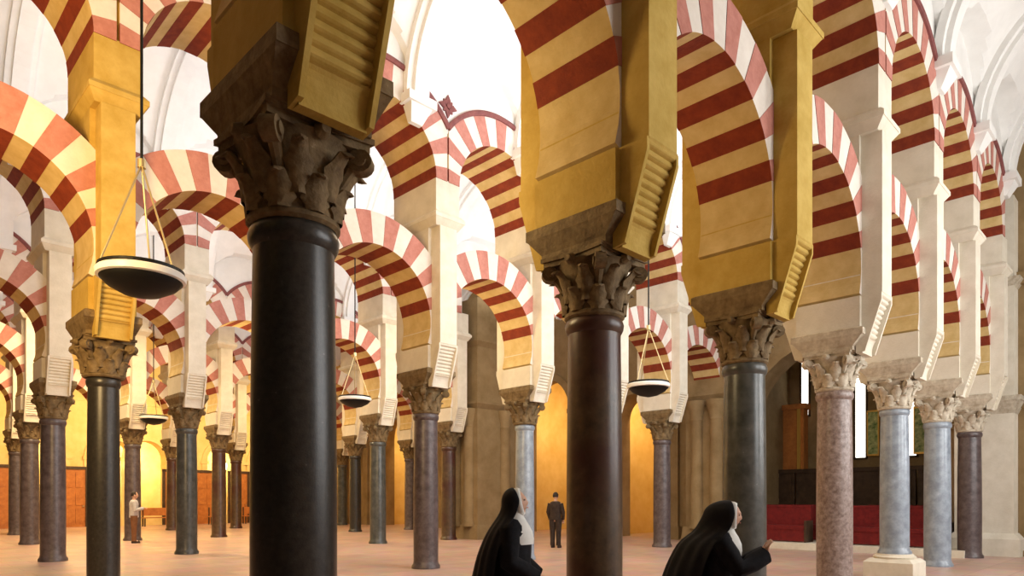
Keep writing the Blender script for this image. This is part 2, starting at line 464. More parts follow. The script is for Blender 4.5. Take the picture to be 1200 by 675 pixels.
for row in rows:
    me, u0 = upper_wall(row)
    struct(nm[row], me, W(u0, V[row], DZ[row]), AZ)

def vault(v0, v1, row, u_start, ribs=True):
    # groin vault between faces v0..v1, bays aligned with the row
    hw = (v1-v0)/2; vm = (v0+v1)/2
    off = ud(row, rows[row][0])
    k0 = math.floor((u_start-off)/S); nb = math.ceil((UEND-off)/S) - k0
    b = MB(); NX, NY = 16, 40
    grid = []
    zz = lambda x, y: ZS + max(sqrt(max(0, hw*hw-y*y))*.92, sqrt(max(0, 1.45**2-x*x)))
    for k in range(nb):
        for i in range(NX if k < nb-1 else NX+1):
            x = -1.45*cos(pi*i/NX)
            r = []
            for j in range(NY+1):
                y = -hw*cos(pi*j/NY)
                r.append((off+(k0+k)*S+S/2+x, y, zz(x, y)))
            grid.append(r)
    b.loft(grid, closed=False, caps=False)
    me = b.mesh('ceiling', [M['plaster']], True, 30)
    struct('ceiling', me, W(0, vm, .1), AZ)
    # roof slab above, keeps the sky out
    rb = MB()
    for k in range(nb+1):
        x = off+(k0+k)*S
        for (w, dr, dz_) in ((.26, .0, 0), (.14, .0, -.09)):
            rings = []
            for j in range(33):
                t = pi*j/32
                cy, cz = -cos(t), sin(t)
                ra = hw+.02; rr = hw-.12+dz_
                rings.append([(x-w, ra*cy, ZS+ra*.92*cz), (x+w, ra*cy, ZS+ra*.92*cz), (x+w, rr*cy, ZS+rr*.92*cz), (x-w, rr*cy, ZS+rr*.92*cz)])
            rb.loft(rings)
    for k in range(nb+1):              # white corbels carrying the ribs
        x = off+(k0+k)*S
        for sy in (-1, 1):
            ya, yb, yc = sy*(hw+.02), sy*(hw-.24), sy*(hw-.08)
            for (z0, z1, w0, w1, q0, q1) in ((ZS-.42, ZS-.14, .13, .24, yc, yb), (ZS-.14, ZS+.03, .32, .32, sy*(hw-.29), sy*(hw-.29))):
                rb.frus((x-w0, x+w0, min(ya,q0), max(ya,q0), z0), (x-w1, x+w1, min(ya,q1), max(ya,q1), z1))
    struct('trim_1', rb.mesh('vault_ribs', [M['plaster']]), W(0, vm, .1), AZ)
vs = [V[r] for r in 'ABCDE'] + [V['W']]
vault(V['A']-7.23+.68, V['A']-.68, 'A', -3)
vault(V['A']+.68, V['B']-.68, 'A', -3)
vault(V['B']+.68, V['C']-.68, 'B', -4)
vault(V['C']+.68, V['D']-.68, 'C', -6)
vault(V['D']+.68, V['E']-.68, 'D', -8)
vault(V['E']+.68, V['W'], 'E', -8)

# floor
b = MB(); b.box(-14, 30, -8, 46, -.2, 0)
struct('floor', b.mesh('floor', [M['floor']]), (0,0,0), AZ)

# walls helpers: wall strip along local x (length), thickness in y, with arched openings
def arched_wall(x0, x1, z1, th, openings, mat, mat2=None):
    b = MB(); xs = x0
    ops = sorted(openings)
    for (c, hw, zs) in ops:            # centre, half width, spring height
        b.box(xs, c-hw, 0, th, 0, z1)
        n = 16
        for i in range(n):
            a = pi*i/n; a2 = pi*(i+1)/n
            xa, xb = c-hw*cos(a), c-hw*cos(a2); za, zb = zs+hw*sin(a), zs+hw*sin(a2)
            P = [(xa,0,za),(xb,0,zb),(xb,0,z1),(xa,0,z1),(xa,th,za),(xb,th,zb),(xb,th,z1),(xa,th,z1)]
            b.add(P, [(0,1,2,3),(7,6,5,4),(0,4,5,1)])
        # raised surround
        for i in range(n):
            a = pi*i/n; a2 = pi*(i+1)/n
            P = []
            for y in (-.08, 0.0):
                for (r_, q) in ((hw,a),(hw+.28,a),(hw+.28,a2),(hw,a2)):
                    P.append((c-r_*cos(q), y, zs+r_*sin(q)))
            b.add(P, [(0,1,2,3),(0,4,5,1),(1,5,6,2),(3,2,6,7),(0,3,7,4)])
        for sx in (-1, 1):
            xa = c+sx*hw; xb = c+sx*(hw+.28)
            b.box(min(xa,xb), max(xa,xb), -.08, 0, 0, zs)
            b.box(min(xa,xb)-.06, max(xa,xb)+.06, -.14, 0, zs-.18, zs)
        xs = c+hw
    b.box(xs, x1, 0, th, 0, z1)
    return b
# End wall: plane u = UEND, running along v. Local x -> -v direction so that local +y points along +u
RZE = AZ - pi/2
def vw(v): return -v                   # local x of a v coordinate
x_of = lambda px: None
def v_at_px(px):                       # v of the end wall seen at photo column px
    t = (px-600)/F                     # X = t*Y ; X=(u-v)*.7071, Y=(u+v)*.7071
    return UEND*(1-t)/(1+t)
o1 = [(vw((v_at_px(872)+v_at_px(1108))/2), (v_at_px(872)-v_at_px(1108))/2, 3.4),
      (vw((v_at_px(722)+v_at_px(768))/2), (v_at_px(722)-v_at_px(768))/2, 4.4),
      (vw((v_at_px(612)+v_at_px(668))/2), (v_at_px(612)-v_at_px(668))/2, 5.0),
      (vw((v_at_px(446)+v_at_px(486))/2), (v_at_px(446)-v_at_px(486))/2, 4.6)]
b = arched_wall(-V['W']-.5, 3.6, 12.6, .9, o1, M['wall'])
# string course and flat pilasters on the end wall
for px in (355, 405, 430, 505, 545, 592, 790, 815, 850):
    x = vw(v_at_px(px)); b.box(x-.22, x+.22, -.12, 0, 0, 6.6); b.box(x-.30, x+.30, -.2, 0, 0, .45); b.box(x-.28, x+.28, -.18, 0, 4.9, 5.1); b.box(x-.28, x+.28, -.2, 0, 6.4, 6.6)
struct('wall_end', b.mesh('wall_end', [M['wall']]), W(UEND, 0), RZE)
# cornice of end wall
# chapels behind the openings
def chapel(px0, px1, depth, mat, h=7.5):
    va, vb = v_at_px(px1), v_at_px(px0)
    b = MB(); x0, x1 = vw(vb), vw(va); y0, y1 = .9, .9+depth
    x0 -= .8; x1 += .8
    b.box(x0-.2, x0, y0, y1, 0, h); b.box(x1, x1+.2, y0, y1, 0, h); b.box(x0-.2, x1+.2, y1, y1+.2, 0, h)
    b.box(x0-.2, x1+.2, y0, y1+.2, h, h+.2)
    return b, x0, x1, y1
b, cx0, cx1, cy1 = chapel(872, 1108, 4.5, M['darkwood'])
struct('wall_chapel', b.mesh('wall_chapel', [M['wall']]), W(UEND, 0), RZE)
for (p0, p1) in ((722, 768), (612, 668), (446, 486)):
    b, x0, x1, y1 = chapel(p0, p1, 3.0, None)
    struct('wall_chapel', b.mesh('wall_chapel', [M['wall_warm']]), W(UEND, 0), RZE)
Eloc = W(UEND, 0)
def EP(x, y, z=0):                     # end-wall local -> world
    return Eloc + Matrix.Rotation(RZE, 3, 'Z') @ Vector((x, y, z))

# engaged half columns and solid piers closing rows B, C
def solid_pier(name, label, u0, u1, v0, v1, h, engaged=True):
    t = thing(name, label, 'pier', W((u0+u1)/2, (v0+v1)/2), AZ)
    a, c = (u1-u0)/2, (v1-v0)/2
    b = MB(); b.box(-a, a, -c, c, 0, h); link('pier_core', b.mesh('pier_core', [M['wall']]), t)
    b = MB(); b.frus((-a-.14,a+.14,-c-.14,c+.14,0), (-a-.06,a+.06,-c-.06,c+.06,.5)); link('plinth', b.mesh('plinth', [M['wall']]), t)
    b = MB(); b.frus((-a,a,-c,c,4.55),(-a-.12,a+.12,-c-.12,c+.12,4.72)); b.box(-a-.12,a+.12,-c-.12,c+.12,4.72,4.8)
    link('string_course', b.mesh('string_course', [M['wall']]), t); b = MB()
    b.frus((-a,a,-c,c,6.7),(-a-.12,a+.12,-c-.12,c+.12,6.87)); b.box(-a-.12,a+.12,-c-.12,c+.12,6.87,6.95)
    link('string_course', b.mesh('string_course', [M['wall']]), t)
    for (x, y) in ((-a-.02, -c*.45), (-a-.02, c*.45), (a*.3, -c-.02)):
        b = MB(); b.lathe([(.24,.45),(.24,.52),(.2,.58),(.19,3.9),(.21,3.95),(.19,4.0),(.26,4.3),(.30,4.42),(.30,4.56)], 24, cx=x, cy=y)
        link('engaged_column', b.mesh('engaged_column', [M['wall']], True), t)
    return t
solid_pier('compound_pier', 'broad tan stone pier closing the second row, behind the right-hand nun', ud('B',10.77)-.3, UEND, V['B']-.75, V['B']+.75, 10.7)
solid_pier('compound_pier', 'broad tan stone pier behind the left-hand nun and the pale column', ud('C',11.54)+.66, ud('C',12.54)-.25, V['C']-.75, V['C']+.75, 8.4)
# end pier closing row A (cream) against the right end wall
def end_wall_right():
    t = thing('engaged_pier', 'cream half-pier with capital band where the near row meets the end wall', 'pier', W(UEND-.28, V['A']-.1), AZ)
    b = MB(); b.box(-.28,.28,-.62,.62,.55,8.8); link('pier_core', b.mesh('pier_core',[M['stone_pale']]), t)
    b = MB(); b.frus((-.40,.28,-.76,.76,0),(-.40,.28,-.76,.76,.42)); b.frus((-.40,.28,-.76,.76,.42),(-.30,.28,-.64,.64,.56)); link('plinth', b.mesh('plinth',[M['stone_pale']]), t)
    b = MB(); b.frus((-.28,.28,-.62,.62,3.5),(-.40,.28,-.76,.76,3.8)); b.box(-.42,.28,-.78,.78,3.8,3.92); link('capital_band', b.mesh('capital_band',[M['capital_pale']]), t)
    b = MB(); b.frus((-.28,.28,-.62,.62,UIMP),(-.38,.28,-.76,.76,UIMP+.2)); link('capital_band', b.mesh('capital_band',[M['capital_pale']]), t)
end_wall_right()
# pilasters on the near part of the end wall
b = MB()
for v in (2.25, 1.0, -.4, -2.0):
    x = vw(v); b.box(x-.3, x+.3, -.16, 0, 0, 7.0); b.box(x-.38, x+.38, -.26, 0, 0, .55); b.box(x-.4, x+.4, -.28, 0, 3.6, 3.95); b.box(x-.4,x+.4,-.28,0,6.6,6.95)
b.box(-3.2, 3.6, -.10, 0, 3.66, 3.86); b.box(-3.2, 3.6, -.2, 0, 6.7, 7.0); b.box(-3.2, 3.6, -.3, 0, 0, .14)
struct('trim_2', b.mesh('wall_pilasters', [M['wall']]), W(UEND, 0), RZE)

# chapel with red benches, seen behind the near row
bl = MB(); bl.box(cx0, cx1, -1.9, cy1, 0, .17); struct('trim_3', bl.mesh('step', [M['stone_pale']]), Eloc, RZE)
def bench(x, y, z, w, label):
    t = thing('chapel_bench', label, 'bench', EP(x, y, z), RZE, 'red benches in the dark chapel')
    b = MB(); b.box(-w/2, w/2, -.22, .24, .36, .48); link('seat', b.mesh('seat', [M['redcloth']]), t)
    b = MB(); b.box(-w/2, w/2, .20, .28, .40, 1.0); b.box(-w/2-.02, w/2+.02, .18, .30, 1.0, 1.05); link('backrest', b.mesh('backrest', [M['redcloth']]), t)
    b = MB(); b.box(-w/2, w/2, -.20, -.17, .03, .36); link('front_panel', b.mesh('front_panel', [M['redcloth']]), t)
    for sx in (-1, 1):
        b = MB(); b.box(sx*w/2-.03, sx*w/2+.03, -.22, .28, 0, .62); link('end_board', b.mesh('end_board', [M['darkwood']]), t)
bw = (cx1-cx0-1.6)/2
xm = (cx0+cx1)/2
k = 0
for (y, z, nm_) in ((-1.2, .17, 'front'), (-.1, .17, 'middle'), (1.9, .17, 'back')):
    for sx, sd in ((-1, 'left'), (1, 'right')):
        bench(xm+sx*(bw/2+.25), y, z, bw-.1, f'red upholstered bench, {nm_} row on the {sd}, in the dark chapel behind the near columns')
def v_px_u(px, u):
    t = (px-600)/F; return u*(1-t)/(1+t)
UB = UEND+cy1                           # back wall of the chapel
t = thing('choir_screen', 'black wooden screen standing behind the red benches in the dark chapel', 'screen', EP(xm, cy1-.9, .17), RZE)
for i in range(8):
    x0 = -4.0+i*1.0
    b = MB(); b.box(x0+.03, x0+.97, -.05, .05, .1, 2.2); b.box(x0+.15, x0+.85, -.08, -.05, .3, 1.1); b.box(x0+.15, x0+.85, -.08, -.05, 1.25, 2.05); link('panel', b.mesh('panel',[M['darkwood']]), t)
b = MB(); b.box(-4.1,4.1,-.1,.1,2.2,2.34); link('top_rail', b.mesh('top_rail',[M['darkwood']]), t)
b = MB(); b.box(-4.1,4.1,-.1,.1,0,.1); link('bottom_rail', b.mesh('bottom_rail',[M['darkwood']]), t)
for i, (px, z0, z1, w_) in enumerate(((929, 3.4, 5.0, .16), (944, 4.6, 7.6, .26), (1009, 2.9, 7.0, .34), (1069, 2.9, 5.8, .28))):
    x = vw(v_px_u(px, UB))
    o = link('window_%d' % (i+1), None, None, EP(x, cy1, 0), RZE); o['kind'] = 'structure'
    b = MB(); b.box(-w_/2, w_/2, -.03, -.01, z0, z1); link('pane', b.mesh('pane', [M['window']]), o)
    b = MB(); b.box(-w_/2-.06, -w_/2, -.08, 0, z0-.06, z1+.06); b.box(w_/2, w_/2+.06, -.08, 0, z0-.06, z1+.06); b.box(-w_/2-.06, w_/2+.06, -.08, 0, z1, z1+.06); b.box(-w_/2-.06, w_/2+.06, -.08, 0, z0-.06, z0); link('window_frame', b.mesh('window_frame', [M['darkwood']]), o)
for i, px in enumerate((1024, 1079)):
    t = thing('stained_glass_panel', ['green and yellow glass panel above the black screen, beside the pedestalled column','green and yellow glass panel above the black screen, left of the slim blue-grey column'][i], 'panel', EP(vw(v_px_u(px, UB)), cy1-.06, 3.0), RZE, 'green glass panels')
    b = MB(); b.box(-.16,.16,-.03,.03,0,1.5); link('glass', b.mesh('glass',[M['stained']]), t)
    b = MB(); b.box(-.20,-.16,-.05,.05,-.05,1.55); b.box(.16,.20,-.05,.05,-.05,1.55); b.box(-.20,.20,-.05,.05,1.5,1.56); b.box(-.20,.20,-.05,.05,-.06,0); link('frame', b.mesh('frame',[M['gilt']]), t)
t = thing('altarpiece', 'brown wooden altarpiece with gilt pilasters behind the benches, left end of the dark chapel', 'altarpiece', EP(vw(v_px_u(914, UB-.6)), cy1-.5, .17), RZE)
b = MB(); b.box(-.9,.9,-.1,.3,0,4.6); b.box(-1.0,1.0,-.2,.3,4.6,4.8); b.box(-.95,.95,-.25,.3,0,.9); link('cabinet', b.mesh('cabinet',[M['wood']]), t)
for x in (-.75, 0, .75):
    b = MB(); b.box(x-.06,x+.06,-.2,-.1,1.0,4.6); link('gilt_pilaster', b.mesh('gilt_pilaster',[M['gilt']]), t)

# ------------------------------------------------------------------ left (far) wall with orange doors and warm niches
RZL = AZ                                # local x -> +u, local -y faces the viewer
LW = lambda u, y=0, z=0: W(u, V['W']+y, z)
def u_at_px(px, v=V['W']):
    t = (px-600)/F; return v*(1+t)/(1-t)
nich = []
for px in (48, 130, 172, 262, 312):
    nich.append((u_at_px(px), .95, 3.6))
b = arched_wall(-6, UEND, 12.6, .8, nich, M['wall_warm'])
b.box(-6, UEND, -.1, 0, 6.4, 6.6); b.box(-6, UEND, -.06, 0, 0, .5)
struct('wall_left', b.mesh('wall_left', [M['wall_warm']]), LW(0), RZL)
b = MB(); b.box(-6, UEND, 2.6, 2.8, 0, 8); b.box(-6, UEND, .8, 2.8, 7.8, 8)
struct('wall_back', b.mesh('wall_back', [M['wall_warm']]), LW(0), RZL)
doorlab = ['leftmost orange wooden door in the far lit wall','orange wooden door in the far wall, right of the thin left column','orange wooden door in the far wall, behind the grey-green column','orange wooden door in the far wall, just right of the grey-green column','orange wooden door in the far wall beside the largest column']
for i, px in enumerate((8, 86, 204, 240, 279)):
    u = u_at_px(px) 
    d_ = link('door_%d' % (i+1), None, None, LW(u, -.06), RZL); d_['kind'] = 'structure'; d_['label'] = doorlab[i]
    b = MB(); b.box(-.50,.50,-.05,.02,.0,2.9)
    for zx in (.2, 1.1, 2.0):
        for sx in (-1, 1): b.box(sx*.25-.18, sx*.25+.18, -.08, -.05, zx, zx+.72)
    link('door_leaf', b.mesh('door_leaf', [M['wood']]), d_)
    b = MB(); b.box(-.64,-.50,-.1,.02,0,3.05); b.box(.50,.64,-.1,.02,0,3.05); b.box(-.64,.64,-.1,.02,2.9,3.05); link('door_frame', b.mesh('door_frame', [M['darkwood']]), d_)
    b = MB(); b.tube((.4,-.14,1.05),(.4,-.06,1.05),.035); link('door_knob', b.mesh('door_knob', [M['brass']]), d_)
# low wooden benches by the far wall
def wood_bench(p, rz, label, w=1.8):
    t = thing('wooden_bench', label, 'bench', p, rz, 'wooden benches along the far wall')
    b = MB(); b.box(-w/2,w/2,-.2,.2,.42,.47); link('seat', b.mesh('seat',[M['wood']]), t)
    b = MB(); b.box(-w/2,w/2,.17,.21,.55,.95); link('backrest', b.mesh('backrest',[M['wood']]), t)
    for sx in (-1,1):
        for y in (-.17,.17):
            b = MB(); b.box(sx*(w/2-.06)-.03, sx*(w/2-.06)+.03, y-.03, y+.03, 0, .42 if y<0 else .95); link('leg', b.mesh('leg',[M['darkwood']]), t)
wood_bench(LW(u_at_px(215), -1.6), AZ, 'wooden bench before the far wall, behind the grey-green column')
wood_bench(LW(u_at_px(175), -1.9), AZ, 'wooden bench before the far wall, right of the grey-shirted visitor')
wood_bench(LW(u_at_px(290), -1.5), AZ, 'wooden bench before the far wall, beside the largest black column')
# framed panels glowing under wall lights: lit wall lamps
for i, px in enumerate((60, 150, 215, 262, 318)):
    u = u_at_px(px)
    t = thing('wall_lantern', f'lit wall lantern on the far ochre wall, {ordn[i+1]} from the left', 'lantern', LW(u, -.22, 3.3), RZL, 'wall lanterns on the far wall')
    b = MB(); b.tube((0,.22,0),(0,0,0),.02); b.tube((0,0,-.24),(0,0,-.2),.09); b.tube((0,0,.2),(0,0,.28),.1,r2=.03); link('bracket', b.mesh('bracket',[M['iron']]), t)
    b = MB(); b.lathe([(.07,-.2),(.11,0),(.09,.2)],12); link('lamp_glass', b.mesh('lamp_glass',[M['lampglow']],True), t)

# ------------------------------------------------------------------ hanging dish lamps
def dish_lamp(x, d, zr, dia, label, ztop=11.0, cat='lamp'):
    p = at(x, d, zr)
    t = thing('hanging_dish_lamp', label, cat, p, 0, 'hanging dish lamps')
    r = dia/2; q = dia/.9
    b = MB(); b.lathe([(.03*q,-.21*q),(r*.45,-.17*q),(r*.78,-.09*q),(r*.93,-.02*q),(r*.93,.0),(r*.74,-.05*q),(r*.4,-.12*q),(.02,-.15*q)], 40); link('bowl', b.mesh('bowl',[M['iron']],True,50), t)
    b = MB(); b.lathe([(r*.90,-.02*q),(r*1.0,-.005),(r*1.02,.05*q),(r*.98,.07*q),(r*.9,.05*q)],40,caps=False); link('rim', b.mesh('rim',[M['white_enamel']],True,50), t)
    b = MB(); b.lathe([(r*.86,.07*q),(r*.98,.075*q),(r*.97,.11*q),(r*.84,.11*q)],40,caps=False); link('upper_ring', b.mesh('upper_ring',[M['iron']]), t)
    zj = 1.28*q
    b = MB(); b.tube((0,0,zj-.04),(0,0,zj+.05),.045); link('junction', b.mesh('junction',[M['brass']]), t)
    for k in range(3):
        a = pi/2 + k*2*pi/3 + .25
        b = MB(); b.tube((cos(a)*r*.93, sin(a)*r*.93, .09*q), (0,0,zj), .011); link('chain', b.mesh('chain',[M['brass']]), t)
    b = MB(); b.tube((0,0,zj),(0,0,ztop-zr),.016); link('suspension_rod', b.mesh('suspension_rod',[M['iron']]), t)
dish_lamp(166, 3.72, 3.86, .90, 'large black dish lamp with white rim hanging at upper left')
dish_lamp(416, 9.1, 4.1, .88, 'small dish lamp hanging between the largest column and the purplish column')
dish_lamp(760, 7.0, 3.75, .88, 'dish lamp hanging just right of the tall brown column')
dish_lamp(180, 11.2, 4.1, .88, 'small distant dish lamp hanging right of the slender black column')

# ------------------------------------------------------------------ people
def eval_mesh(o, name):
    dg = bpy.context.evaluated_depsgraph_get(); dg.update()
    me = bpy.data.meshes.new_from_object(o.evaluated_get(dg)); me.name = name
    return me
def ell(cx, cy, z, rx, ry, n=28, ph=0, fold=0, nf=9):
    return [(cx+(rx*(1+fold*sin(nf*a+z*3)))*cos(a+ph), cy+(ry*(1+fold*sin(nf*a+z*3)))*sin(a+ph), z) for a in [2*pi*k/n for k in range(n)]]
def head_verts(b, c, tilt=0, s=1.0):
    # head with brow, eyes, nose, lips, chin; faces +y
    n, m = 32, 24
    rot = Matrix.Rotation(tilt, 3, 'X')
    rings = []
    for i in range(1, m):
        t = pi*i/m; r = []
        for k in range(n):
            a = 2*pi*k/n
            x, y, z = sin(t)*cos(a), sin(t)*sin(a), -cos(t)
            X = x*.073; Y = y*.095; Z = z*.118
            if z < 0: X *= 1-.28*(-z)**1.3; Y *= 1-.12*(-z)
            if y > 0:
                Y *= .92
                gx = lambda w: math.exp(-(X/w)**2); gz = lambda z0, w: math.exp(-((Z-z0)/w)**2)
                Y += .017*gx(.013)*gz(-.024, .018) + .008*gx(.010)*gz(.0, .022)      # nose
                Y += .007*gx(.05)*gz(.028, .012)                                    # brow
                Y -= .010*math.exp(-((abs(X)-.03)/.014)**2)*gz(.008, .012)          # eye sockets
                Y += .009*gx(.020)*gz(-.060, .006) - .004*gx(.02)*gz(-.053,.003)    # lips
                Y += .011*gx(.022)*gz(-.096, .016)                                  # chin
            r.append(tuple(Vector(c) + rot @ Vector((X, Y, Z))*s))
        rings.append(r)
    b.loft(rings)
    for sx in (-1, 1):                 # ears
        p = [Vector(c) + rot @ Vector((sx*.073, -.012+.018*cos(q), -.005+.030*sin(q)))*s for q in [2*pi*k/10 for k in range(10)]]
        p2 = [Vector(c) + rot @ Vector((sx*.088, -.016+.022*cos(q), -.003+.034*sin(q)))*s for q in [2*pi*k/10 for k in range(10)]]
        b.loft([p, p2])
def body(parent, armpts, head_tilt=0, head_c=(0,.03,1.55), lean=0, sit=False):
    """one continuous skinned body facing +y; armpts = {side: (elbow, wrist, palmdir)}"""
    vs, es, rs = [], [], []
    def V_(p, r, par=None):
        vs.append(p); rs.append(r); i = len(vs)-1
        if par is not None: es.append((par, i))
        return i
    hy = head_c[1]-.03
    pel = V_((0,0,.92), (.15,.11)); sp = V_((0,.0+lean*.3,1.08), (.125,.09), pel); ch = V_((0,lean*.7,1.26), (.15,.10), sp)
    nb = V_((0,lean*.95,1.385), (.07,.06), ch); nk = V_((0,hy*.9+.0,1.45), (.05,.05), nb); hd = V_((head_c[0],hy+.012,1.50), (.05,.055), nk)
    for s in (-1, 1):
        sh = V_((s*.165,lean*.9,1.345), (.055,.055), ch)
        e, w, pd = armpts[s]
        el = V_(e, (.040,.040), sh); wr = V_(w, (.026,.022), el)
        e = Vector(e); w = Vector(w); d = (w-e).normalized() if pd is None else Vector(pd).normalized()
        side = d.cross(Vector((0,0,1))); side = side.normalized() if side.length > .1 else Vector((s,0,0))
        up = side.cross(d).normalized()
        pm = w + d*.055; pi_ = V_(tuple(pm), (.032,.016), wr)
        for k, (o, ln) in enumerate(((-.028,.062),(-.010,.074),(.009,.070),(.027,.054))):
            b0 = pm + d*.03 + side*o; f1 = V_(tuple(b0), (.0095,.0095), pi_)
            f2 = V_(tuple(b0 + d*ln*.5 - up*.008), (.0085,.0085), f1)
            V_(tuple(b0 + d*ln*.85 - up*.028), (.0075,.0075), f2)
        th = w + d*.03 - side*s*.035; t1 = V_(tuple(th), (.011,.011), pi_); V_(tuple(th + d*.04 - side*s*.012 - up*.012), (.009,.009), t1)
        hp = V_((s*.09,0,.86), (.095,.095), pel); kn = V_((s*.10,.02,.48), (.06,.06), hp); an = V_((s*.10,-.01,.09), (.04,.04), kn)
        V_((s*.105,.13,.04), (.035,.03), an)
    me = bpy.data.meshes.new('b'); me.from_pydata(vs, es, [])
    o = bpy.data.objects.new('b', me); col.objects.link(o)
    sk = o.modifiers.new('s', 'SKIN'); sk.use_smooth_shade = True
    for i, r in enumerate(rs): me.skin_vertices[0].data[i].radius = r; me.skin_vertices[0].data[i].use_root = (i == 0)
    o.modifiers.new('ss', 'SUBSURF').levels = 1
    m1 = eval_mesh(o, 'sk')
    hb = MB(); head_verts(hb, head_c, head_tilt)
    o2v = [tuple(v.co) for v in m1.vertices]; o2f = [tuple(p.vertices) for p in m1.polygons]
    hb.add(o2v, o2f)
    me2 = hb.mesh('b2', [M['skin']])
    o.modifiers.clear(); o.data = me2
    rm = o.modifiers.new('r', 'REMESH'); rm.mode = 'VOXEL'; rm.voxel_size = .0062; rm.use_smooth_shade = True
    fin = eval_mesh(o, 'body'); bpy.data.objects.remove(o)
    fin.materials.clear(); fin.materials.append(M['skin'])
    fin.polygons.foreach_set('use_smooth', [True]*len(fin.polygons))
    return link('body', fin, parent)
def sleeve(b, sh, el, wr, r0, r1, r2, n=20):
    pts = [Vector(sh), Vector(sh).lerp(Vector(el), .5), Vector(el), Vector(el).lerp(Vector(wr), .5), Vector(wr)]
    rad = [r0, (r0+r1)/2, r1, (r1+r2)/2, r2]
    rings = []
    for i, p in enumerate(pts):
        d = (pts[min(i+1, 4)] - pts[max(i-1, 0)]).normalized(); u = (u - d*u.dot(d)).normalized() if i else d.orthogonal().normalized(); w = d.cross(u)
        rings.append([p + (u*cos(2*pi*k/n) + w*sin(2*pi*k/n))*rad[i]*(1+.05*sin(5*2*pi*k/n+i)) for k in range(n)])
    b.loft(rings)
def face_parts(t, hc, tilt):
    rm = Matrix.Rotation(tilt, 3, 'X'); c = Vector(hc)
    for sx in (-1, 1):
        p = c + rm @ Vector((sx*.030, .080, .010)); b = MB()
        rings = [[tuple(p + rm @ Vector((.012*sin(f)*cos(a), .004*cos(f), .007*sin(f)*sin(a)))) for a in [2*pi*k/12 for k in range(12)]] for f in [pi*q/6 for q in range(1, 6)]]
        b.loft(rings); link('eye', b.mesh('eye', [M['hair']], True), t)
    p = c + rm @ Vector((0, .088, -.058)); b = MB()
    rings = [[tuple(p + rm @ Vector((.020*sin(f)*cos(a), .005*cos(f), .007*sin(f)*sin(a)))) for a in [2*pi*k/12 for k in range(12)]] for f in [pi*q/6 for q in range(1, 6)]]
    b.loft(rings); link('mouth', b.mesh('mouth', [M['lips']], True), t)
